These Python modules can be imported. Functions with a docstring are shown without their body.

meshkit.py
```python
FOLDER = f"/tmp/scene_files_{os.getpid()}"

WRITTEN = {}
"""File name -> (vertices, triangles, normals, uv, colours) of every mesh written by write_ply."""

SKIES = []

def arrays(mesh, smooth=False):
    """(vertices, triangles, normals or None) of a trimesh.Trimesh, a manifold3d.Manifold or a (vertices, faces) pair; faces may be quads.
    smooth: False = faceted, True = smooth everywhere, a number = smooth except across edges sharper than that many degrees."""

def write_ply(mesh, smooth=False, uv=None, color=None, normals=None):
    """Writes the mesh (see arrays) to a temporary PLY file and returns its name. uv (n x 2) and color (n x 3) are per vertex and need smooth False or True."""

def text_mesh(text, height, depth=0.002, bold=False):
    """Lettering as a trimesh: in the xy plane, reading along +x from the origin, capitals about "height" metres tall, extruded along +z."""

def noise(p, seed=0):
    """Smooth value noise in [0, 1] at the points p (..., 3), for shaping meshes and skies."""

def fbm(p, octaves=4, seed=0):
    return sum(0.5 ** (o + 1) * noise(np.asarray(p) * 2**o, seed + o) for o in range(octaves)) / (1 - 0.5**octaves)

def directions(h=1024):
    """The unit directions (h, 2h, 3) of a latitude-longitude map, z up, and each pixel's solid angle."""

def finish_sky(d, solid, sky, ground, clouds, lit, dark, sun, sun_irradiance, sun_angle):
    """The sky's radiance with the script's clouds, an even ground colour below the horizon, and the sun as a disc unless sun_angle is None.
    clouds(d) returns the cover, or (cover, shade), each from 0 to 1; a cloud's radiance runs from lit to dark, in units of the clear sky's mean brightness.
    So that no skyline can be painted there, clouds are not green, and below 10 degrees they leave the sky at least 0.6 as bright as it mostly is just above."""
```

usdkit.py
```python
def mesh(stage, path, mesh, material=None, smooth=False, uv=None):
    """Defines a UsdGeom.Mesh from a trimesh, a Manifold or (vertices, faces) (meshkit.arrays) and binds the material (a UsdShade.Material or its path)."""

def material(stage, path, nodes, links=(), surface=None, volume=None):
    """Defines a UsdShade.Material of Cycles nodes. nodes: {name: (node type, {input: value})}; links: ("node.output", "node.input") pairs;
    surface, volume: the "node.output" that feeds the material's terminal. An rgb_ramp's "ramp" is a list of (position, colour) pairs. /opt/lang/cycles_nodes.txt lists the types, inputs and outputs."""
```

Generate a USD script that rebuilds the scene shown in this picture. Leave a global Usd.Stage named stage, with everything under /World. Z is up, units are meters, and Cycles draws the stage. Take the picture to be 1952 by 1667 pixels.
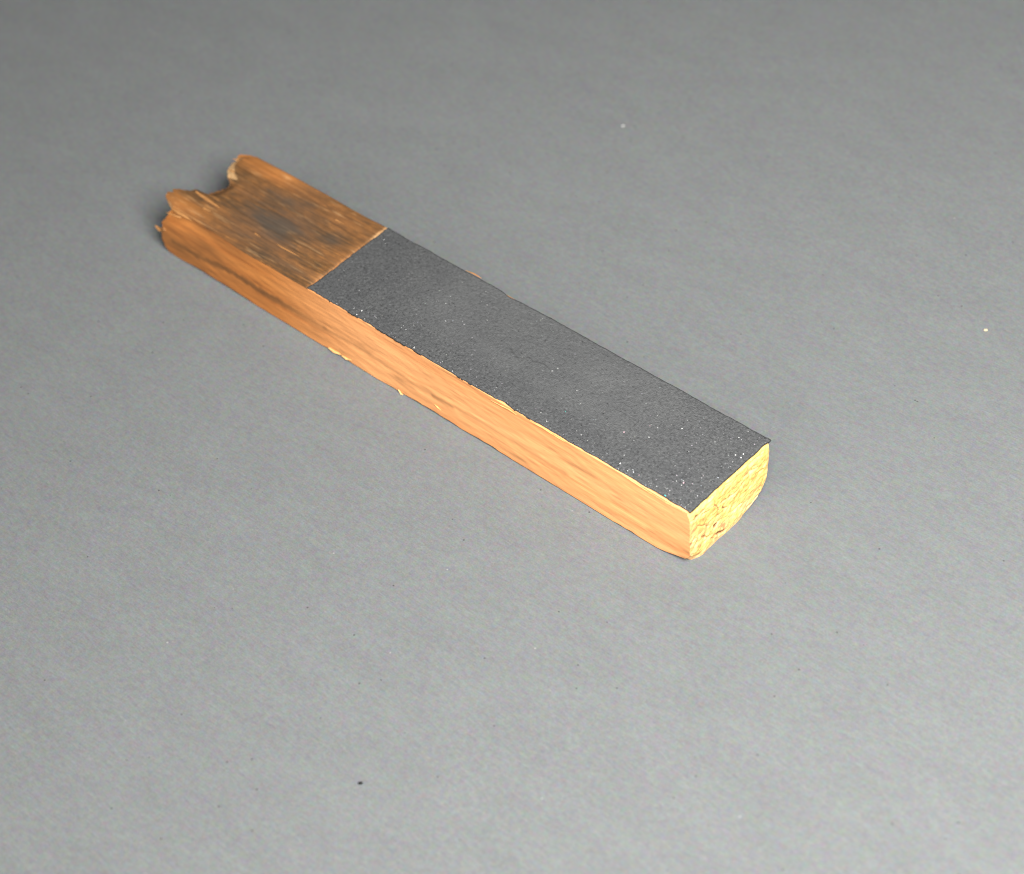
import math, random
import numpy as np
import trimesh
import usdkit, meshkit
from pxr import Usd, UsdGeom, UsdLux, UsdShade, Gf, Sdf, Vt

stage = Usd.Stage.CreateInMemory()
UsdGeom.SetStageUpAxis(stage, UsdGeom.Tokens.z)
UsdGeom.SetStageMetersPerUnit(stage, 1.0)
UsdGeom.Xform.Define(stage, '/World')
UsdGeom.Scope.Define(stage, '/World/Looks')
MM = 0.001                                  # the script thinks in millimetres

# ------------------------------------------------------------------ camera
F_PX, CAM = 4067.97, np.array([223.747, -171.538, 254.836])
YAW, PITCH, ROLL = 2.3705, 0.7910, -0.0924
cy_, sy_, cp_, sp_ = math.cos(YAW), math.sin(YAW), math.cos(PITCH), math.sin(PITCH)
FWD = np.array([cy_ * cp_, sy_ * cp_, -sp_])
r0 = np.array([sy_, -cy_, 0.0])
u0_ = np.cross(r0, FWD)
RIGHT = math.cos(ROLL) * r0 + math.sin(ROLL) * u0_
UP = -math.sin(ROLL) * r0 + math.cos(ROLL) * u0_
cam = UsdGeom.Camera.Define(stage, '/World/camera')
m = np.eye(4)
m[0, :3], m[1, :3], m[2, :3], m[3, :3] = RIGHT, UP, -FWD, CAM * MM
cam.AddTransformOp().Set(Gf.Matrix4d(*m.ravel().tolist()))
FOCAL = F_PX / 1952.0 * 36.0
cam.CreateFocalLengthAttr(FOCAL)
cam.CreateHorizontalApertureAttr(36.0)
cam.CreateVerticalApertureAttr(36.0 * 874 / 1024)
cam.CreateClippingRangeAttr(Gf.Vec2f(0.01, 20.0))
cam.CreateFStopAttr(FOCAL / 4.0)
cam.CreateFocusDistanceAttr(float((np.array([55., 8., 11.]) - CAM) @ FWD) * MM)
cam.CreateExposureAttr(0.0)


# ------------------------------------------------------------------ lamp and added fill light
def aim(prim, at, to):
    """Places a light at the point, its -z axis towards the target."""
    at, to = np.array(at, float), np.array(to, float)
    z = (at - to) / np.linalg.norm(at - to)
    x = np.cross([0, 0, 1.0], z); x /= np.linalg.norm(x)
    y = np.cross(z, x)
    q = np.eye(4); q[0, :3], q[1, :3], q[2, :3], q[3, :3] = x, y, z, at * MM
    UsdGeom.Xformable(prim).AddTransformOp().Set(Gf.Matrix4d(*q.ravel().tolist()))


LAMP_AT = np.array([240., -90., 266.])
flash = UsdLux.DiskLight.Define(stage, '/World/desk_lamp')
flash.CreateRadiusAttr(0.09)
flash.CreateIntensityAttr(65.0)
flash.CreateColorAttr(Gf.Vec3f(1.0, 0.99, 0.965))
aim(flash, LAMP_AT, (112., 75., 0.))
fill = UsdLux.RectLight.Define(stage, '/World/added_fill')  # added soft fill on the camera side, lifts ambient and the near side
fill.CreateWidthAttr(0.7); fill.CreateHeightAttr(0.7)
fill.CreateIntensityAttr(5.0)
fill.CreateColorAttr(Gf.Vec3f(1.0, 0.985, 0.96))
aim(fill, (150., -900., 620.), (20., 0., 0.))

# ------------------------------------------------------------------ helpers
used = {}


def numbered(parent, name):
    n = used.get((parent, name), 0); used[(parent, name)] = n + 1
    return f'{parent}/{name}' + (f'_{n:03d}' if n else '')


def tag(prim, label=None, cat=None, kind=None, group=None):
    prim = prim.GetPrim() if hasattr(prim, 'GetPrim') else prim
    for k, v in (('label', label), ('category', cat), ('kind', kind), ('group', group)):
        if v:
            prim.SetCustomDataByKey(k, v)
    return prim


def thing(name, label, cat, loc=(0, 0, 0)):
    x = UsdGeom.Xform.Define(stage, numbered('/World', name))
    x.AddTranslateOp().Set(Gf.Vec3d(*[c * MM for c in loc]))
    tag(x, label, cat)
    return x


def part(name, v, f, mat, parent='/World', smooth=True, masks=None, colour=None):
    """One Mesh prim from millimetre points (quads or triangles)."""
    parent = parent if isinstance(parent, str) else str(parent.GetPrim().GetPath())
    path = numbered(parent, name)
    g = usdkit.mesh(stage, path, (np.asarray(v, float) * MM, f), mat, smooth=smooth)
    api = UsdGeom.PrimvarsAPI(g)
    for key, val in (('masks', masks), ('tint', colour)):
        if val is not None:
            api.CreatePrimvar(key, Sdf.ValueTypeNames.Color3fArray, 'vertex').Set(Vt.Vec3fArray.FromNumpy(np.asarray(val, np.float32)))
    return g


def ray(px, axis, val):
    d = FWD + RIGHT * (px[0] - 976) / F_PX - UP * (px[1] - 833.5) / F_PX
    return CAM + (val - CAM[axis]) / d[axis] * d


def sm(a, b, x):
    t = np.clip((np.asarray(x, float) - a) / (b - a), 0, 1)
    return t * t * (3 - 2 * t)


def nz(p, s, seed=0, octv=3):
    """Fractal noise in [-1, 1] at millimetre points, s = feature size (mm, per axis)."""
    return 2 * meshkit.fbm(np.asarray(p, float) / np.asarray(s, float) + 500.0, octv, seed) - 1


# ------------------------------------------------------------------ materials
MAT = {}


def mat(name, nodes, links, surface='p.BSDF'):
    MAT[name] = usdkit.material(stage, '/World/Looks/' + name, nodes, links, surface=surface)
    return MAT[name]


S = 1.0 / MM
# grey construction paper: fibres, faint mottling, a little colour drift in the pulp
mat('grey_paper', {
    'geo': ('geometry', {}),
    'fine_m': ('mapping', {'scale': (3.2 * S, 3.2 * S, 3.2 * S)}),
    'fine': ('noise_texture', {'scale': 1.0, 'detail': 3.0, 'roughness': 0.65}),
    'hue_m': ('mapping', {'scale': (1.15 * S, 1.15 * S, 1.15 * S)}),
    'hue': ('noise_texture', {'scale': 1.0, 'detail': 2.0, 'roughness': 0.6}),
    'mot_m': ('mapping', {'scale': (0.075 * S, 0.17 * S, 0.1 * S), 'rotation': (0, 0, 0.75)}),
    'mot': ('noise_texture', {'scale': 1.0, 'detail': 4.0, 'roughness': 0.6}),
    'fib_m': ('mapping', {'scale': (0.55 * S, 3.4 * S, 1 * S), 'rotation': (0, 0, 0.9)}),
    'fib': ('noise_texture', {'scale': 1.0, 'detail': 2.0, 'roughness': 0.6, 'distortion': 0.8}),
    'spk': ('voronoi_texture', {'scale': 0.42 * S, 'randomness': 1.0}),
    'spk_r': ('rgb_ramp', {'ramp': [(0, (1, 1, 1)), (0.055, (1, 1, 1)), (0.085, (0, 0, 0)), (1, (0, 0, 0))]}),
    'spk_s': ('separate_color', {}),
    'spk_w': ('math', {'math_type': 'greater_than', 'value2': 0.975}),
    'spk_d': ('math', {'math_type': 'less_than', 'value2': 0.22}),
    'spk_wm': ('math', {'math_type': 'multiply'}),
    'spk_dm': ('math', {'math_type': 'multiply'}),
    'a': ('math', {'math_type': 'multiply_add', 'value2': 0.50, 'value3': 0.75}),
    'b': ('math', {'math_type': 'multiply_add', 'value2': 0.20, 'value3': 0.90}),
    'c': ('math', {'math_type': 'multiply_add', 'value2': 0.40, 'value3': 0.80}),
    'ab': ('math', {'math_type': 'multiply'}),
    'abc': ('math', {'math_type': 'multiply'}),
    'cc': ('combine_color', {}),
    'base': ('mix_color', {'blend_type': 'multiply', 'fac': 1.0, 'a': (0.0930, 0.0970, 0.0978)}),
    'huemix': ('mix_color', {'blend_type': 'overlay', 'fac': 0.24}),
    'white': ('mix_color', {'b': (0.155, 0.155, 0.15)}),
    'dark': ('mix_color', {'b': (0.045, 0.045, 0.045)}),
    'hsum': ('math', {'math_type': 'add'}),
    'bump': ('bump', {'strength': 0.55, 'distance': 0.00012}),
    'p': ('principled_bsdf', {'roughness': 0.9, 'specular_ior_level': 0.25, 'diffuse_roughness': 0.4}),
}, [('geo.position', 'fine_m.vector'), ('fine_m.vector', 'fine.vector'), ('geo.position', 'hue_m.vector'), ('hue_m.vector', 'hue.vector'),
    ('geo.position', 'mot_m.vector'), ('mot_m.vector', 'mot.vector'), ('geo.position', 'fib_m.vector'), ('fib_m.vector', 'fib.vector'),
    ('geo.position', 'spk.vector'), ('spk.distance', 'spk_r.fac'), ('spk.color', 'spk_s.color'), ('spk_s.r', 'spk_w.value1'), ('spk_s.r', 'spk_d.value1'),
    ('spk_w.value', 'spk_wm.value1'), ('spk_r.color', 'spk_wm.value2'), ('spk_d.value', 'spk_dm.value1'), ('spk_r.color', 'spk_dm.value2'),
    ('fine.fac', 'a.value1'), ('mot.fac', 'b.value1'), ('fib.fac', 'c.value1'), ('a.value', 'ab.value1'), ('b.value', 'ab.value2'),
    ('ab.value', 'abc.value1'), ('c.value', 'abc.value2'), ('abc.value', 'cc.r'), ('abc.value', 'cc.g'), ('abc.value', 'cc.b'),
    ('cc.color', 'base.b'), ('base.result', 'huemix.a'), ('hue.color', 'huemix.b'),
    ('huemix.result', 'white.a'), ('spk_wm.value', 'white.fac'), ('white.result', 'dark.a'), ('spk_dm.value', 'dark.fac'),
    ('dark.result', 'p.base_color'), ('fine.fac', 'hsum.value1'), ('fib.fac', 'hsum.value2'), ('hsum.value', 'bump.height'), ('bump.normal', 'p.normal')])

# old reddish softwood. masks: r = dark stained, and pit shade painted on the sawn end, g = freshly broken, b = end grain
mat('old_wood', {
    'geo': ('geometry', {}), 'mk': ('attribute', {'attribute': 'masks'}), 'ms': ('separate_color', {}),
    'g1m': ('mapping', {'scale': (0.016 * S, 0.55 * S, 0.42 * S), 'rotation': (0, 0.012, 0)}),
    'g1': ('noise_texture', {'scale': 1.0, 'detail': 4.0, 'roughness': 0.55, 'distortion': 0.5}),
    'g2m': ('mapping', {'scale': (0.06 * S, 2.4 * S, 1.6 * S), 'rotation': (0, 0.012, 0)}),
    'g2': ('noise_texture', {'scale': 1.0, 'detail': 3.0, 'roughness': 0.6, 'distortion': 0.3}),
    'g3m': ('mapping', {'scale': (0.5 * S, 1.3 * S, 1.3 * S)}),
    'g3': ('noise_texture', {'scale': 1.0, 'detail': 4.0, 'roughness': 0.65}),
    'g4m': ('mapping', {'scale': (0.13 * S, 2.6 * S, 2.6 * S)}),
    'g4': ('noise_texture', {'scale': 1.0, 'detail': 2.0, 'roughness': 0.6}),
    'side': ('rgb_ramp', {'ramp': [(0.0, (0.50, 0.195, 0.070)), (0.34, (0.60, 0.255, 0.095)), (0.44, (0.68, 0.310, 0.122)), (0.60, (0.73, 0.345, 0.140)), (1.0, (0.78, 0.40, 0.175))]}),
    'lines': ('rgb_ramp', {'ramp': [(0.0, (0.5, 0.38, 0.30)), (0.34, (0.76, 0.68, 0.62)), (0.46, (1, 1, 1)), (1, (1.05, 1.05, 1.05))]}),
    'spots': ('rgb_ramp', {'ramp': [(0.0, (0.30, 0.26, 0.30)), (0.27, (0.42, 0.40, 0.42)), (0.36, (1, 1, 1)), (1, (1, 1, 1))]}),
    'm1': ('mix_color', {'blend_type': 'multiply', 'fac': 0.30}),
    'm2': ('mix_color', {'blend_type': 'multiply', 'fac': 0.45}),
    'stain': ('rgb_ramp', {'ramp': [(0.0, (0.026, 0.018, 0.011)), (0.36, (0.046, 0.027, 0.013)), (0.46, (0.072, 0.036, 0.014)), (0.54, (0.098, 0.045, 0.015)), (0.62, (0.145, 0.064, 0.019)), (0.74, (0.25, 0.115, 0.033)), (1, (0.36, 0.19, 0.06))]}),
    'stf': ('math', {'math_type': 'multiply_add', 'value2': 0.50, 'value3': 0.0}),
    'stg': ('math', {'math_type': 'multiply_add', 'value2': 0.50, 'value3': 0.0}),
    'am': ('attribute', {'attribute': 'tint'}), 'ams': ('separate_color', {}),
    'm2b': ('mix_color', {'blend_type': 'multiply', 'b': (0.60, 0.47, 0.27)}),
    'm3': ('mix_color', {}),
    'fresh': ('rgb_ramp', {'ramp': [(0.3, (0.46, 0.245, 0.10)), (0.6, (0.68, 0.43, 0.205))]}),
    'm4': ('mix_color', {}),
    'e1': ('noise_texture', {'scale': 0.62 * S, 'detail': 4.0, 'roughness': 0.62, 'distortion': 0.5}),
    'end': ('rgb_ramp', {'ramp': [(0.0, (0.20, 0.09, 0.03)), (0.28, (0.32, 0.17, 0.055)), (0.36, (0.48, 0.275, 0.08)), (0.44, (0.60, 0.37, 0.10)), (0.55, (0.66, 0.445, 0.13)), (0.7, (0.74, 0.56, 0.21)), (1, (0.9, 0.75, 0.36))]}),
    'm5': ('mix_color', {}),
    'sneg': ('math', {'math_type': 'multiply', 'value2': -0.85, 'use_clamp': True}), 'bpos': ('math', {'math_type': 'maximum', 'value2': 0.0}),
    'm6': ('mix_color', {'b': (0.040, 0.034, 0.027)}),
    'hs': ('math', {'math_type': 'add'}),
    'bump': ('bump', {'strength': 0.28, 'distance': 0.00014}),
    'p': ('principled_bsdf', {'roughness': 0.62, 'specular_ior_level': 0.3}),
}, [('mk.color', 'ms.color')] + [x for k in ('g1', 'g2', 'g3', 'g4') for x in (('geo.position', k + 'm.vector'), (k + 'm.vector', k + '.vector'))] + [
    ('g1.fac', 'side.fac'), ('g2.fac', 'lines.fac'), ('side.color', 'm1.a'), ('lines.color', 'm1.b'), ('g3.fac', 'spots.fac'),
    ('m1.result', 'm2.a'), ('spots.color', 'm2.b'), ('g4.fac', 'stf.value1'), ('g3.fac', 'stg.value1'), ('stg.value', 'stf.value3'), ('stf.value', 'stain.fac'),
    ('am.color', 'ams.color'), ('ams.r', 'm2b.fac'), ('m2.result', 'm2b.a'), ('m2b.result', 'm3.a'), ('stain.color', 'm3.b'), ('ms.r', 'm3.fac'), ('g3.fac', 'fresh.fac'), ('m3.result', 'm4.a'), ('fresh.color', 'm4.b'), ('ms.g', 'm4.fac'),
    ('geo.position', 'e1.vector'), ('e1.fac', 'end.fac'), ('m4.result', 'm5.a'), ('end.color', 'm5.b'), ('ms.b', 'bpos.value1'), ('bpos.value', 'm5.fac'), ('ms.b', 'sneg.value1'), ('sneg.value', 'm6.fac'), ('m5.result', 'm6.a'), ('m6.result', 'p.base_color'),
    ('g2.fac', 'hs.value1'), ('g4.fac', 'hs.value2'), ('hs.value', 'bump.height'), ('bump.normal', 'p.normal')])

mat('pale_splinter', {
    'geo': ('geometry', {}), 'mm': ('mapping', {'scale': (0.6 * S, 3 * S, 3 * S)}), 'n': ('noise_texture', {'scale': 1.0, 'detail': 3.0}),
    'r': ('rgb_ramp', {'ramp': [(0.3, (0.46, 0.23, 0.075)), (0.6, (0.62, 0.37, 0.14))]}),
    'p': ('principled_bsdf', {'roughness': 0.6, 'specular_ior_level': 0.3})},
    [('geo.position', 'mm.vector'), ('mm.vector', 'n.vector'), ('n.fac', 'r.fac'), ('r.color', 'p.base_color')])

mat('torn_fibre', {
    'geo': ('geometry', {}), 'mm': ('mapping', {'scale': (0.6 * S, 3 * S, 3 * S)}), 'n': ('noise_texture', {'scale': 1.0, 'detail': 3.0}),
    'r': ('rgb_ramp', {'ramp': [(0.3, (0.20, 0.09, 0.027)), (0.6, (0.32, 0.15, 0.05))]}),
    'p': ('principled_bsdf', {'roughness': 0.65, 'specular_ior_level': 0.3})},
    [('geo.position', 'mm.vector'), ('mm.vector', 'n.vector'), ('n.fac', 'r.fac'), ('r.color', 'p.base_color')])

# black abrasive coating
mat('abrasive', {
    'geo': ('geometry', {}),
    'v': ('voronoi_texture', {'scale': 5.2 * S, 'randomness': 1.0}),
    'n': ('noise_texture', {'scale': 2.3 * S, 'detail': 3.0, 'roughness': 0.75}),
    'w': ('noise_texture', {'scale': 0.16 * S, 'detail': 4.0, 'roughness': 0.6}),
    'r': ('rgb_ramp', {'ramp': [(0.32, (0.022, 0.022, 0.022)), (0.42, (0.041, 0.042, 0.043)), (0.58, (0.056, 0.057, 0.058)), (0.70, (0.076, 0.077, 0.078))]}),
    'wr': ('rgb_ramp', {'ramp': [(0.35, (0.92, 0.92, 0.93)), (0.65, (1.07, 1.07, 1.06))]}),
    'mx': ('mix_color', {'blend_type': 'multiply', 'fac': 1.0, 'use_clamp': False}),
    'tn': ('attribute', {'attribute': 'masks'}), 'ts': ('separate_color', {}),
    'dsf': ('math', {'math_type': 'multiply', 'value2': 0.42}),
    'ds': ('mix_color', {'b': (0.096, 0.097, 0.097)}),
    'ed': ('mix_color', {'b': (0.014, 0.014, 0.014)}),
    'bump': ('bump', {'strength': 0.7, 'distance': 0.00010}),
    'p': ('principled_bsdf', {'roughness': 0.55, 'specular_ior_level': 0.35})},
    [('geo.position', 'v.vector'), ('geo.position', 'n.vector'), ('geo.position', 'w.vector'), ('n.fac', 'r.fac'), ('w.fac', 'wr.fac'), ('r.color', 'mx.a'), ('wr.color', 'mx.b'),
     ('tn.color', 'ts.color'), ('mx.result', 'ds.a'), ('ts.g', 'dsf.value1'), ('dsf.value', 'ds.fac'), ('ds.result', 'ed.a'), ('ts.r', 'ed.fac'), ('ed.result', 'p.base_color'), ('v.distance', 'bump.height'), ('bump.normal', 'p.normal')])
mat('mineral_grain', {
    'c': ('attribute', {'attribute': 'tint'}),
    'p': ('principled_bsdf', {'roughness': 0.25, 'specular_ior_level': 0.7})}, [('c.color', 'p.base_color')])
for nm, col in (('soot', (0.006, 0.006, 0.005)), ('lint', (0.30, 0.30, 0.29)), ('crumb', (0.36, 0.31, 0.20))):
    mat(nm, {'n': ('noise_texture', {'scale': 4 * S}), 'h': ('hsv', {'color': col, 'value': 1.0}), 'v': ('math', {'math_type': 'multiply_add', 'value2': 0.6, 'value3': 0.7}),
             'p': ('principled_bsdf', {'roughness': 0.8, 'specular_ior_level': 0.2})}, [('n.fac', 'v.value1'), ('v.value', 'h.value'), ('h.color', 'p.base_color')])

# ------------------------------------------------------------------ the paper the stick lies on
def paper():
    xs = np.linspace(-460, 460, 231); ys = np.linspace(-460, 460, 231)
    X, Y = np.meshgrid(xs, ys, indexing='ij')
    P = np.stack([X.ravel() + 40, Y.ravel() + 20, 0 * X.ravel()], 1)
    flat = sm(0, 45, np.maximum(np.abs(P[:, 0] - 21) - 68, np.abs(P[:, 1] - 10) - 16))
    P[:, 2] = -0.02 + flat * 0.30 * nz(P, (46, 46, 1), 3, 3)
    n = len(xs)
    idx = np.arange(n * n).reshape(n, n)
    q = np.stack([idx[:-1, :-1], idx[1:, :-1], idx[1:, 1:], idx[:-1, 1:]], -1).reshape(-1, 4)
    g = part('paper_surface', P, q, MAT['grey_paper'])
    tag(g, 'dark grey fibrous paper that the wooden stick lies on', kind='structure')


paper()

# ------------------------------------------------------------------ the stick
L, W, H = 84.35, 20.0, 12.98
TOP = np.array([(-.2, -36.2), (0.0, -36.4), (0.9, -37.1), (1.5, -38.7), (1.95, -39.5), (2.9, -39.0), (3.8, -39.1), (4.7, -37.9), (5.87, -36.1), (6.5, -35.6), (7.15, -33.9), (8.25, -33.1),
                (10.1, -32.8), (11.6, -32.6), (12.6, -33.2), (13.4, -34.6), (14.2, -36.2), (15.2, -37.3), (16.07, -37.9), (17.2, -38.2), (18.3, -37.6), (19.2, -36.2), (20.2, -33.4)])
DROP = np.array([(0, -3.2), (0.6, -3.9), (2.0, -4.5), (4.3, -4.4), (5.0, -4.0), (7.3, -3.3), (8.6, -2.2), (9.9, -1.5), (11.7, -0.6), (13, 0)])


def start_u(v, z):
    """Where the broken end begins at this place of the cross-section."""
    t = np.interp(v, TOP[:, 0], TOP[:, 1])
    d = np.interp(z, DROP[:, 0], DROP[:, 1])
    p = np.stack([v, z, 0 * v], -1)
    rough = 0.42 * nz(p, (0.7, 1.1, 1), 11, 3) + 0.30 * nz(p, (0.32, 0.6, 1), 13, 2) + 0.55 * nz(np.stack([v, 0 * v, 0 * v], -1), (0.55, 1, 1), 14, 2) + 0.55 * nz(p, (2.2, 2.2, 1), 12, 2) * sm(0, 4, 13 - z)
    return t + d * (0.10 + 0.90 * np.exp(-(v / 0.9) ** 2)) + 1.3 * sm(12.4, 10.5, z) * sm(0.7, 1.8, v) + rough * sm(-0.2, 1.2, v + 0.5)


def end_u(v, z):
    p = np.stack([v, z, 0 * v], -1)
    return L + 0.10 * nz(p, (1.6, 1.3, 1), 21, 3) + 0.30 * nz(p, (6, 5, 1), 22, 2) - 1.2 * sm(2.8, 0.0, z) * sm(4.0, 0.0, v) - 0.3 * sm(11.5, 12.9, z)


def shape(u, v, z):
    """Moves a point of the plain bar to where the worn bar has it: u, v, z all in millimetres."""
    v2, z2 = v.copy(), z.copy()
    tz, bz = z / H, 1 - z / H
    near, far = sm(2.6, 0, v), sm(W - 2.6, W, v)
    # long waves and plane marks on the sides
    pu = np.stack([u, 0 * u, z], -1)
    v2 += near * (0.10 * nz(pu, (14, 1, 3), 31, 3) + 0.05 * nz(pu, (3, 1, 1.2), 32, 2))
    v2 += far * (0.12 * nz(pu + 70, (16, 1, 5), 33, 3) + 0.03 * nz(pu, (2.5, 1, 2), 34, 2))
    # the lower edges are rounded, more so at the sawn end
    we = sm(66, 84, u)
    k = 0.10 + 1.05 * sm(77, 84.5, u)
    z2 += bz ** 6 * near * k * sm(1.6, 0, v)
    v2 += bz ** 6 * near * 0.35 * k
    z2 += bz ** 6 * sm(6, 20, v) * (0.6 + 1.4 * we) * sm(0.55, 1, v / W)
    v2 -= far * sm(0.45, 0.0, tz) * (0.5 + 0.9 * we)
    # bruises along the lower near edge
    pe = np.stack([u, 0 * u, 0 * u], -1)
    z2 += bz ** 4 * near * 0.28 * np.maximum(nz(pe, (5, 1, 1), 35, 3), 0) * 2
    # bare wooden top: combed grain, a dip in the middle, a lip where the coating starts
    topw = sm(0.80, 1.0, tz) * sm(0.6, -0.2, u)
    pt = np.stack([u, v, 0 * u], -1)
    z2 += topw * (0.13 * nz(pt, (8, 0.55, 1), 41, 3) + 0.12 * nz(pt, (16, 5, 1), 42, 2) - 0.15 * sm(0, -6, u))
    z2 -= sm(0.8, 1, tz) * sm(-0.4, 0.3, u) * 0.24
    # worn arrises of the bare part and its tips
    tip = sm(-24, -38, u)
    z2 -= topw * tip * (0.30 * sm(18.4, 20.2, v) + 0.2 * near)
    arr = sm(-16, -32, u)
    z2 -= sm(0.55, 1.0, tz) * arr * 0.6 * sm(2.2, 0, v) ** 2
    v2 += sm(0.5, 1.0, tz) * near ** 3 * arr * 0.7
    # torn slope inside the notch
    base = np.interp(v, TOP[:, 0], TOP[:, 1])
    sl = sm(12.4, 13.6, v) * sm(19.4, 17.4, v) * np.clip(1 - (u - base) / 2.3, 0, 1)
    z2 -= sm(0.6, 1.0, tz) * sl * 1.8
    z2 -= sm(0.7, 1.0, tz) * sm(6.2, 7.4, v) * sm(12.8, 11.6, v) * sm(2.2, 0, u - base) * 0.7
    return v2, z2


def masks_of(u, v, z, v2, z2, cap=None):
    tz = z / H
    p = np.stack([u, v, z], -1)
    top = sm(0.965, 0.995, tz)
    bare = sm(0.4, -0.1, u)
    mid = np.exp(-((u + 17.5) / 8.5) ** 2 - ((v - 9.5) / 7.0) ** 2)
    stain = top * bare * np.clip(0.95 + 0.25 * nz(p, (7, 2.6, 4), 51, 3) - 0.34 * sm(14.0, 18.5, v) * sm(-12, -27, u) - 0.20 * sm(-26, -36, u) * sm(6, 2, v) - 0.16 * sm(-12, -22, u) * sm(2.6, 0.2, v), 0, 1)
    side = sm(0.6, 0, v) * (1 - top)
    soot_ = top * bare * np.clip(1.25 * mid * (0.75 + 0.8 * nz(p, (4, 1.6, 3), 58, 3)) + 0.55 * np.exp(-((u + 5.5) / 2.2) ** 2 - ((v - 12.0) / 2.0) ** 2) + 0.4 * np.exp(-((u + 6) / 6.0) ** 2 - ((v - 2.0) / 1.2) ** 2), 0, 1)
    stain = np.maximum(stain, side * 0.62 * np.clip(sm(-4, -30, u) * (0.5 + 0.85 * nz(p, (9, 3, 3.4), 52, 3)), 0, 1))
    stain = np.maximum(stain, side * 0.40 * np.clip(nz(p, (7, 3, 1.6), 53, 3) * 2.6 - 0.75, 0, 1))
    base = np.interp(v, TOP[:, 0], TOP[:, 1])
    fresh = top * sm(12.7, 13.6, v) * sm(18.6, 17.2, v) * sm(2.5, 1.7, u - base) * 0.95
    lip = top * sm(-0.6, -0.3, u) * sm(0.25, 0.1, u) * np.clip(0.05 + 0.9 * nz(p, (1.5, 2.6, 1), 54, 3) + 0.5 * sm(15.5, 19, v), 0, 0.8)
    fresh = np.maximum(fresh, lip)
    fresh = np.maximum(fresh, top * bare * 0.20 * np.clip(nz(p, (5.0, 0.30, 1), 55, 3) * 3.2 - 1.10, 0, 1))
    end = np.zeros_like(u)
    if cap == 'end':
        ck = crack(v, z)
        stain = ck; fresh = fresh * 0
        zone = np.clip(0.5 * sm(2.0, 0.2, v) + 0.8 * sm(9.5, 3.5, z + 0.16 * v) * (0.5 + 1.2 * nz(p, (3, 2.4, 2), 57, 3)) + 0.5 * sm(0.9, 0.2, np.minimum(W - v, z)), 0, 1)
        stain = np.maximum(ck, 0.0)
        fresh = np.clip(0.9 - 1.2 * ck - 0.15 * zone, 0, 1)
        brown = 0.55 * np.clip(nz(p, (2.4, 1.3, 2), 59, 3) * 2.6 - 0.55, 0, 1)
        stain = np.maximum(ck, brown)
        fresh = np.clip(fresh - brown, 0, 1)
        end = np.clip(1 - 1.3 * ck - zone - 0.9 * brown, 0, 1)
    if cap == 'broken':
        fresh = np.maximum(fresh, 0.45 + 0.4 * nz(p, (1, 1, 1), 56, 2)); stain = stain * 0
    if cap is None:
        l1 = along(u, z, [ray(c, 1, 0)[[0, 2]] for c in ((618, 626), (681, 662), (726, 691), (779, 727), (824, 754), (905, 797), (990, 850), (1080, 905))], 0.42, 0.5)
        l2 = along(u, z, [ray(c, 1, 0)[[0, 2]] for c in ((330, 460), (375, 488), (440, 517), (500, 557), (560, 592), (618, 626))], 0.9, 0.5)
        l3 = along(u, z, [ray(c, 1, 0)[[0, 2]] for c in ((826, 756), (845, 768), (862, 778))], 0.5, 0.5)
        stain = np.maximum(stain, side * np.clip(0.30 * l1 + 0.55 * l2 * sm(4, -12, u) + 0.2 * l2 + 0.3 * l3, 0, 1))
    return np.stack([stain, np.clip(fresh, 0, 1), np.where(soot_ > 0.001, -soot_, end) if cap is None else end], -1)


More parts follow.
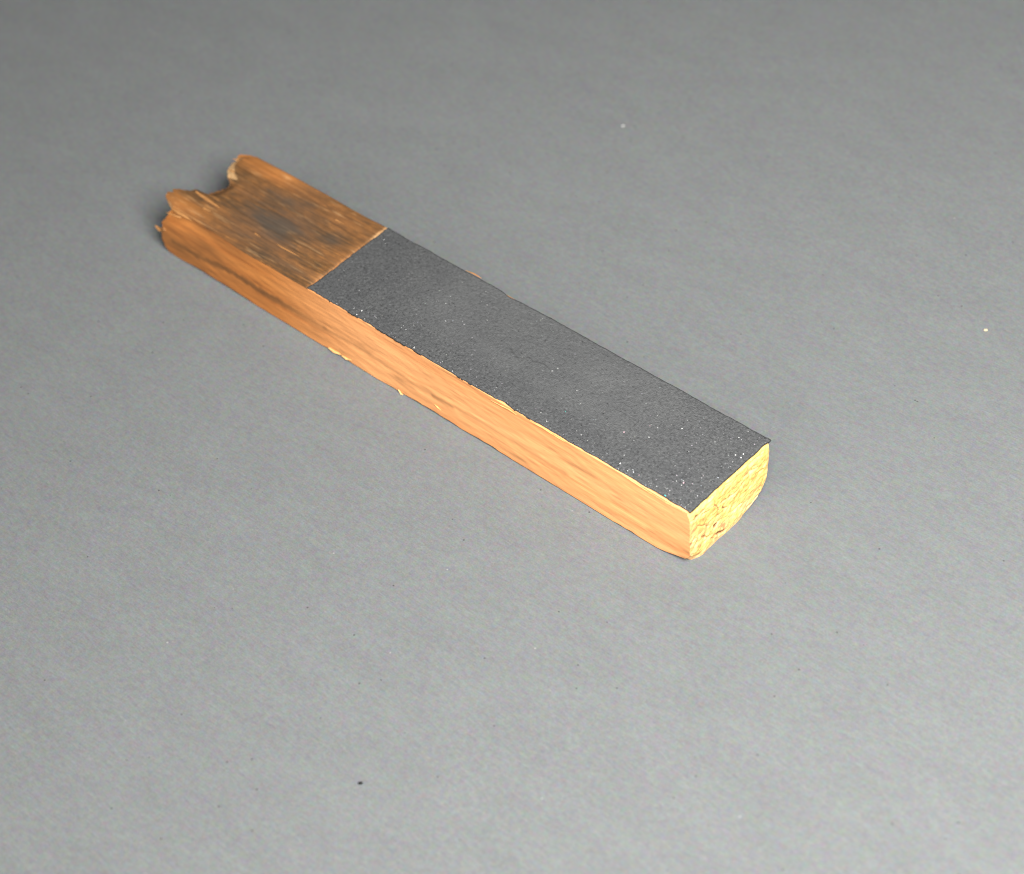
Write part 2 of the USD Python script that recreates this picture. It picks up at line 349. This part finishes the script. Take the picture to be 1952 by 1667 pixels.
def along(a, b, line, width, wobble=0.4):
    # 1 on a wandering line through the given points, falling to 0 at its sides
    out = np.zeros_like(a)
    w = width * (1 + wobble * nz(np.stack([a, b, 0 * a], -1), (1.1, 1.1, 1), 66, 2))
    line = [np.asarray(c, float) for c in line]
    for p, q in zip(line[:-1], line[1:]):
        t = np.clip(((a - p[0]) * (q - p)[0] + (b - p[1]) * (q - p)[1]) / ((q - p) @ (q - p)), 0, 1)
        out = np.maximum(out, sm(1.6, 0.3, np.hypot(a - p[0] - t * (q - p)[0], b - p[1] - t * (q - p)[1]) / w))
    return out


CRACKS = [((1393, 948), (1405, 936), (1416, 922), 0.17), ((1325, 987), (1333, 981), (1341, 974), 0.22), ((1336, 984), (1343, 978), (1350, 975), 0.10), ((1363, 1006), (1367, 1003), (1371, 998), 0.19),
          ((1366, 1019), (1373, 1017), (1383, 1013), 0.16), ((1311, 1044), (1314, 1042), (1318, 1038), 0.17), ((1325, 1042), (1327, 1039), (1328, 1036), 0.16), ((1377, 968), (1383, 971), (1388, 970), 0.08),
          ((1417, 911), (1424, 905), (1432, 897), 0.08), ((1376, 960), (1384, 953), (1392, 948), 0.10), ((1359, 963), (1368, 966), (1371, 974), 0.06), ((1330, 1003), (1342, 1002), (1352, 1005), 0.06), ((1338, 1025), (1352, 1024), (1362, 1028), 0.05)]


def crack(v, z):
    # dirt packed in the torn pits and checks of the sawn end
    out = np.zeros_like(v)
    for c in CRACKS:
        out = np.maximum(out, along(v, z, [ray(x, 0, L)[1:] for x in c[:3]], 0.05 + c[3] * 1.35, 0.7) * min(1.0, 0.45 + c[3] * 5))
    return out


def body():
    nv, nzz = 132, 86
    vs, zs = np.linspace(0, W, nv + 1), np.linspace(0, H, nzz + 1)
    loop = [(v, 0.) for v in vs[:-1]] + [(W, z) for z in zs[:-1]] + [(v, H) for v in vs[:0:-1]] + [(0., z) for z in zs[:0:-1]]
    loop = np.array(loop); M = len(loop)
    t = np.concatenate([np.linspace(0, 0.32, 130)[:-1], np.linspace(0.32, 1, 200)])
    N = len(t)
    su, eu = start_u(loop[:, 0], loop[:, 1]), end_u(loop[:, 0], loop[:, 1])
    U = su[None] + t[:, None] * (eu - su)[None]
    V = np.repeat(loop[None, :, 0], N, 0); Z = np.repeat(loop[None, :, 1], N, 0)
    u, v, z = U.ravel(), V.ravel(), Z.ravel()
    v2, z2 = shape(u, v, z)
    pts = [np.stack([u, v2, np.maximum(z2, 0.0)], 1)]; mk = [masks_of(u, v, z, v2, z2)]
    i, j = np.meshgrid(np.arange(N - 1), np.arange(M), indexing='ij')
    a, b = i * M + j, i * M + (j + 1) % M
    quads = [np.stack([a, b, b + M, a + M], -1).reshape(-1, 4)]
    off = len(u)
    for cap in ('broken', 'end'):
        VV, ZZ = np.meshgrid(vs, zs, indexing='ij')
        v, z = VV.ravel(), ZZ.ravel()
        u = start_u(v, z) if cap == 'broken' else end_u(v, z)
        v2, z2 = shape(u, v, z)
        if cap == 'end':                                      # torn fibres and small cracks of the sawn end
            inn = sm(0, 0.8, np.minimum(np.minimum(v, W - v), np.minimum(z, H - z)))
            p = np.stack([v, z, 0 * v], -1)
            u = u - 0.35 * crack(v, z) + inn * (0.16 * nz(p, (0.7, 0.5, 1), 61, 3) - 0.5 * np.clip(nz(p, (2.6, 0.7, 1), 62, 3) * 3 - 0.9, 0, 1))
        pts.append(np.stack([u, v2, np.maximum(z2, 0.0)], 1)); mk.append(masks_of(u, v, z, v2, z2, cap))
        idx = off + np.arange(len(v)).reshape(nv + 1, nzz + 1)
        q = np.stack([idx[:-1, :-1], idx[1:, :-1], idx[1:, 1:], idx[:-1, 1:]], -1).reshape(-1, 4)
        quads.append(q if cap == 'end' else q[:, ::-1])
        off += len(v)
    return np.concatenate(pts), np.concatenate(quads), np.concatenate(mk)


stick = thing('wooden_stick', 'broken orange brown wooden stick with a black abrasive coating on most of its top', 'sanding stick')
v_, f_, k_ = body()
wood = part('wood_body', v_, f_, MAT['old_wood'], stick, masks=k_, colour=np.stack([0.15 + 0.85 * sm(18, -14, v_[:, 0]), 0 * v_[:, 0], 0 * v_[:, 0]], 1))
WOOD = str(wood.GetPrim().GetPath())


def coat_top(u, v):
    p = np.stack([u, v, 0 * u], -1)
    return 12.98 + 0.05 * nz(p, (9, 6, 1), 71, 2) + 0.045 * nz(p, (0.55, 0.55, 1), 72, 2)


def coat_edges(u):
    p = np.stack([u, 0 * u, 0 * u], -1)
    near = 0.04 + 0.10 * nz(p, (2.2, 1, 1), 73, 3) + 0.10 * nz(p, (0.8, 1, 1), 80, 2) + 0.28 * np.exp(-((u - 45.6) / 1.5) ** 2) + 0.22 * sm(50, 54, u) * (0.5 + 0.5 * nz(p, (6, 1, 1), 78, 2))
    far = 20.12 + 0.14 * nz(p, (2.6, 1, 1), 74, 3) - 0.25 * np.exp(-((u - 29.5) / 1.4) ** 2)
    return near, far


def coating():
    nu, nv = 420, 100
    s, t = np.meshgrid(np.linspace(0, 1, nu + 1), np.linspace(0, 1, nv + 1), indexing='ij')
    vv = t * 20.1
    pv = np.stack([vv, 0 * vv, 0 * vv], -1)
    ua = 0.05 + 0.20 * nz(pv, (1.6, 1, 1), 75, 3) + 0.2 * nz(pv, (7, 1, 1), 76, 2)
    ub = L + 0.12 + 0.10 * nz(pv, (1.4, 1, 1), 77, 3) + 0.25 * sm(18.5, 20, vv)
    u = ua + s * (ub - ua)
    a, b = coat_edges(u)
    v = a + t * (b - a)
    z = coat_top(u, v)
    edge = np.minimum(np.minimum(s, 1 - s) * 84, np.minimum(t, 1 - t) * 20)
    z = z - 0.09 * sm(0.25, 0, edge)
    P = np.stack([u, v, z], -1)
    n0, n1 = P.shape[:2]
    idx = np.arange(n0 * n1).reshape(n0, n1)
    q = [np.stack([idx[:-1, :-1], idx[1:, :-1], idx[1:, 1:], idx[:-1, 1:]], -1).reshape(-1, 4)]
    ring = np.concatenate([idx[:-1, 0], idx[-1, :-1], idx[:0:-1, -1], idx[0, :0:-1]])
    pts = P.reshape(-1, 3)
    low = pts[ring].copy(); low[:, 2] = 12.62
    k = len(pts); m_ = len(ring); r = np.arange(m_)
    q.append(np.stack([ring, k + r, k + (r + 1) % m_, ring[(r + 1) % m_]], -1))
    bottom_c = low.mean(0)
    pts = np.concatenate([pts, low])
    tri_extra = np.stack([k + (r + 1) % m_, k + r, np.full(m_, len(pts)), np.full(m_, len(pts))], -1)
    pts = np.concatenate([pts, bottom_c[None]])
    faces = np.concatenate(q)
    tris = np.vstack([faces[:, [0, 1, 2]], faces[:, [0, 2, 3]], tri_extra[:, :3]])
    mk = np.zeros((len(pts), 3)); mk[:n0 * n1, 0] = sm(0.25, 0.05, edge.ravel()) * 0.6; mk[n0 * n1:, 0] = 1
    q0 = pts[:n0 * n1]
    uneven = sm(6, 26, q0[:, 0]) * sm(80, 58, q0[:, 0]) * sm(2.5, 9, q0[:, 1]) * (0.65 + 0.5 * nz(np.stack([q0[:, 0], q0[:, 1], 0 * q0[:, 0]], 1), (11, 5, 1), 79, 3))  # patchy paler tone across the middle of the coating
    mk[:n0 * n1, 1] = np.clip(uneven * 0.75, 0, 1)
    ck = along(q0[:, 0], q0[:, 1], [ray(c, 2, H)[:2] for c in ((973, 664), (977, 673), (988, 683), (1008, 682), (1018, 690), (1034, 693), (1043, 699))], 0.10, 0.5)
    ck = np.maximum(ck, along(q0[:, 0], q0[:, 1], [ray(c, 2, H)[:2] for c in ((880, 655), (896, 646), (908, 654))], 0.12, 0.6) * 0.6)
    mk[:n0 * n1, 0] = np.maximum(mk[:n0 * n1, 0], 0.6 * ck)
    return pts, tris, mk


pts, tris, mk = coating()
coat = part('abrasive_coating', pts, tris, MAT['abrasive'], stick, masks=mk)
COAT = str(coat.GetPrim().GetPath())


def grains():
    rng = np.random.default_rng(7)
    V, F, C = [], [], []
    half = np.array([0.62, -0.33, 0.78]); half /= np.linalg.norm(half)

    def add(u, v, r, col):
        base = rng.normal(size=(9, 3)); base /= np.linalg.norm(base, axis=1)[:, None]
        base *= np.array([1, 1, 0.75]) * rng.uniform(0.75, 1.1, (9, 1)) * r
        h = trimesh.Trimesh(base).convex_hull
        a, b = coat_edges(np.array(u))
        v = float(np.clip(v, a + .15, b - .15))
        c = np.array([u, v, float(coat_top(np.array(u), np.array(v))) + r * 0.35])
        n = sum(len(x) for x in V)
        V.append(h.vertices + c); F.append(h.faces + n); C.append(np.tile(col, (len(h.vertices), 1)))

    white, pink, cyan = (.50, .50, .49), (.55, .36, .40), (.10, .62, .60)
    # glints of single grains, put into their colour as white, pink and cyan
    for (u, v, r, c) in GLINTS:
        add(u, v, r, {'w': white, 'p': pink, 'c': cyan}[c])
    for _ in range(560):                                        # duller ones, denser towards the sawn end and the near edge
        u = L - 1 - 82 * rng.random() ** 2.1
        v = 19.6 * rng.random() ** 2.1 + 0.2
        g = rng.uniform(0.06, 0.20) if rng.random() < 0.93 else rng.uniform(0.25, 0.45)
        add(u, v, rng.uniform(0.05, 0.115), np.array([g, g, g]) * (1 + rng.uniform(-.12, .12, 3)))
    for _ in range(900):                                        # black pits and clots
        u = L - 1 - 82 * rng.random() ** 1.25
        v = 19.6 * rng.random() ** 1.3 + 0.2
        add(u, v, rng.uniform(0.05, 0.12), np.full(3, 0.008))
    return np.concatenate(V), np.concatenate(F), np.concatenate(C)


GL_PX = [(690, 593, 2.6, 'w'), (675, 588, 1.8, 'w'), (680, 600, 1.8, 'w'), (695, 608, 2.0, 'w'), (1300, 817, 2.6, 'w'), (1189, 824, 2.4, 'p'), (1254, 816, 1.8, 'w'),
         (1237, 834, 2.0, 'w'), (1182, 884, 2.4, 'w'), (1268, 945, 2.6, 'c'), (1303, 921, 2.4, 'p'), (1299, 926, 2.0, 'w'), (1290, 918, 2.0, 'w'), (1064, 703, 2.0, 'w'),
         (1053, 708, 2.0, 'w'), (1100, 745, 2.0, 'w'), (1107, 769, 1.8, 'w'), (1078, 785, 1.8, 'c'), (1031, 787, 1.8, 'w'), (1099, 822, 1.6, 'w'), (1108, 829, 1.8, 'w'),
         (929, 611, 1.6, 'w'), (947, 739, 1.6, 'w'), (863, 708, 2.0, 'w'), (789, 664, 2.0, 'w'), (790, 662, 1.4, 'w'), (1252, 928, 1.6, 'w'), (1218, 906, 1.6, 'p'),
         (1176, 897, 2.0, 'w'), (1277, 936, 1.6, 'w'), (1402, 868, 1.8, 'w'), (1417, 866, 2.2, 'w'), (1413, 873, 1.8, 'w'), (1426, 823, 1.4, 'w'), (1363, 843, 1.4, 'w'),
         (1314, 894, 1.4, 'w'), (850, 579, 1.4, 'w'), (1034, 608, 1.4, 'w'), (717, 606, 1.4, 'w'), (1071, 760, 1.4, 'w'), (1120, 840, 1.6, 'w'), (1149, 748, 1.2, 'w'),
         (735, 464, 1.2, 'w'), (680, 559, 1.0, 'w'), (765, 625, 1.2, 'w'), (1190, 868, 1.4, 'w'), (1253, 792, 1.2, 'w'), (1146, 726, 1.2, 'w'), (1239, 812, 1.2, 'p'), (1311, 802, 1.0, 'w')]
GLINTS = []
for (x, y, r, c) in GL_PX:
    q = ray((x, y), 2, 13.0)
    GLINTS.append((q[0], q[1], r * 0.062, c))
v_, f_, c_ = grains()
g = part('abrasive_grains', v_, f_, MAT['mineral_grain'], COAT, smooth=False, colour=c_)
tag(g, kind='stuff')


# ------------------------------------------------------------------ splinters and chips of the wood
def sliver(path, widths, thick=0.25, seed=0, sides=6):
    """A tapered splinter swept along millimetre points."""
    path = np.asarray(path, float); k = len(path)
    rng = np.random.default_rng(seed)
    tang = np.gradient(path, axis=0); tang /= np.linalg.norm(tang, axis=1)[:, None]
    s1 = np.cross(tang, [0, 0, 1.0]); s1 /= np.linalg.norm(s1, axis=1)[:, None]
    s2 = np.cross(s1, tang)
    a = np.arange(sides) / sides * 2 * np.pi
    pts = []
    for i in range(k):
        w = widths[i] * rng.uniform(0.85, 1.15)
        pts.append(path[i] + w * (np.cos(a)[:, None] * s1[i] + thick * np.sin(a)[:, None] * s2[i]))
    pts = np.concatenate(pts)
    f = []
    for i in range(k - 1):
        for j in range(sides):
            p, q = i * sides + j, i * sides + (j + 1) % sides
            f += [(p, q, q + sides), (p, q + sides, p + sides)]
    for j in range(1, sides - 1):
        f += [(0, j, j + 1), ((k - 1) * sides, (k - 1) * sides + j + 1, (k - 1) * sides + j)]
    return pts, np.array(f)


def edge_sliver(px_list, plane, widths, seed, lift=0.1, thick=0.5, m='pale_splinter', label=None):
    axis, val = plane
    p = np.array([ray(q, axis, val) for q in px_list])
    p[:, 1] -= lift if axis == 1 else 0
    p[:, 2] = np.maximum(p[:, 2], 0.08)
    n = 9
    s = np.linspace(0, 1, len(p)); t = np.linspace(0, 1, n)
    P = np.stack([np.interp(t, s, p[:, c]) for c in range(3)], 1)
    w = np.interp(t, np.linspace(0, 1, len(widths)), widths)
    a, b = sliver(P, w, thick, seed)
    o = part('splinter', a, b, MAT[m], WOOD, smooth=40)
    if label:
        tag(o, label)


# along the near upper edge, where the coating has chipped back
edge_sliver([(936, 763), (955, 773), (972, 781), (985, 791)], (1, 0.0), [0.02, 0.07, 0.09, 0.04], 1, 0.06, label='pale sliver lifted along the near upper edge')
edge_sliver([(1010, 803), (1030, 813), (1058, 831), (1078, 843)], (1, 0.0), [0.02, 0.06, 0.06, 0.03], 2, 0.04)
edge_sliver([(1186, 905), (1205, 917), (1232, 935), (1262, 953)], (1, 0.0), [0.02, 0.07, 0.06, 0.03], 3, 0.05)
edge_sliver([(1262, 953), (1285, 966), (1305, 976)], (1, 0.0), [0.03, 0.08, 0.05], 4, 0.05)
# torn flakes at the near lower edge
edge_sliver([(627, 663), (638, 670), (650, 676)], (1, 0.0), [0.08, 0.36, 0.10], 5, 0.06, 0.5, label='bright torn flake on the near lower edge')
edge_sliver([(652, 678), (662, 684), (671, 687)], (1, 0.0), [0.08, 0.26, 0.08], 6, 0.05, 0.5)
edge_sliver([(760, 742), (766, 752), (770, 759)], (1, 0.0), [0.06, 0.16, 0.04], 7, 0.12, 0.5)
edge_sliver([(829, 771), (834, 776), (841, 782)], (1, 0.0), [0.03, 0.10, 0.03], 8, 0.05, 0.5)
# at the far edge
edge_sliver([(888, 516), (903, 522), (918, 531)], (2, 12.75), [0.05, 0.15, 0.04], 9, 0, 0.5, 'torn_fibre', label='orange splinter standing out at the far edge')
# ragged fibres of the broken end
edge_sliver([(316, 436), (308, 440), (301, 435), (296, 430)], (1, 0.2), [0.5, 0.5, 0.3, 0.08], 10, 0.0, 0.6, 'torn_fibre', label='torn fibre sticking out of the broken end')
edge_sliver([(350, 388), (332, 379), (318, 371)], (2, 12.7), [0.12, 0.35, 0.15], 11, 0, 0.5, 'torn_fibre')
edge_sliver([(418, 396), (395, 380), (374, 366)], (2, 13.0), [0.05, 0.38, 0.18], 12, 0, 0.5, 'torn_fibre')
edge_sliver([(366, 421), (345, 408), (328, 398)], (2, 12.75), [0.05, 0.40, 0.15], 13, 0, 0.5, 'torn_fibre')
edge_sliver([(402, 404), (388, 397)], (2, 13.0), [0.05, 0.22], 14, 0, 0.4, 'torn_fibre')
edge_sliver([(497, 453), (486, 445)], (2, 12.95), [0.03, 0.13], 15, 0, 0.4, 'torn_fibre')
edge_sliver([(655, 428), (640, 419)], (2, 12.95), [0.03, 0.13], 16, 0, 0.4, 'torn_fibre')
edge_sliver([(571, 490), (540, 473), (528, 466)], (2, 12.95), [0.03, 0.16, 0.05], 17, 0, 0.3, 'torn_fibre')

for k_s, (a_, b_) in enumerate([((350, 386), (324, 372)), ((342, 391), (319, 378)), ((450, 330), (437, 324)), ((455, 306), (444, 303)), ((345, 415), (316, 405))]):
    edge_sliver([a_, ((a_[0] + b_[0]) / 2, (a_[1] + b_[1]) / 2), b_], (2, 12.6), [0.22, 0.18, 0.03], 30 + k_s, 0, 0.5, 'torn_fibre')

# ------------------------------------------------------------------ specks lying on the paper
def speck(px, r, stretch, m_, name, label, cat, seed):
    q = ray(px, 2, 0.0)
    rng = np.random.default_rng(seed)
    b = trimesh.creation.icosphere(subdivisions=2, radius=1.0)
    p = np.array(b.vertices)
    p *= (1 + 0.35 * nz(p, (0.7, 0.7, 0.7), seed, 3))[:, None] * r
    p = p * np.array([stretch, 1, 0.55])
    a = rng.uniform(-.3, .3) + math.atan2(RIGHT[1], RIGHT[0])
    p = np.stack([p[:, 0] * math.cos(a) - p[:, 1] * math.sin(a), p[:, 0] * math.sin(a) + p[:, 1] * math.cos(a), p[:, 2]], 1)
    # stand it on the paper's own level there
    pp = np.array([[q[0], q[1], 0.]])
    flat = sm(0, 45, max(abs(q[0] - 21) - 68, abs(q[1] - 10) - 16))
    ground = -0.02 + float(flat) * 0.30 * float(nz(pp, (46, 46, 1), 3, 3)[0])
    p[:, 2] += -p[:, 2].min() + ground - 0.02
    p[:, :2] += q[:2]
    tag(part(name, p, np.array(b.faces), MAT[m_], smooth=True), label, cat)


speck((687, 1494), 0.25, 1.5, 'soot', 'dust_speck', 'tiny black speck alone on the bare paper in front of the stick', 'speck', 81)
speck((1188, 242), 0.24, 1.4, 'lint', 'lint_fleck', 'tiny whitish fleck on the paper beyond the stick', 'fleck', 82)
speck((1879, 630), 0.29, 1.25, 'crumb', 'wood_crumb', 'tiny cream crumb on the paper to the right of the stick', 'crumb', 83)
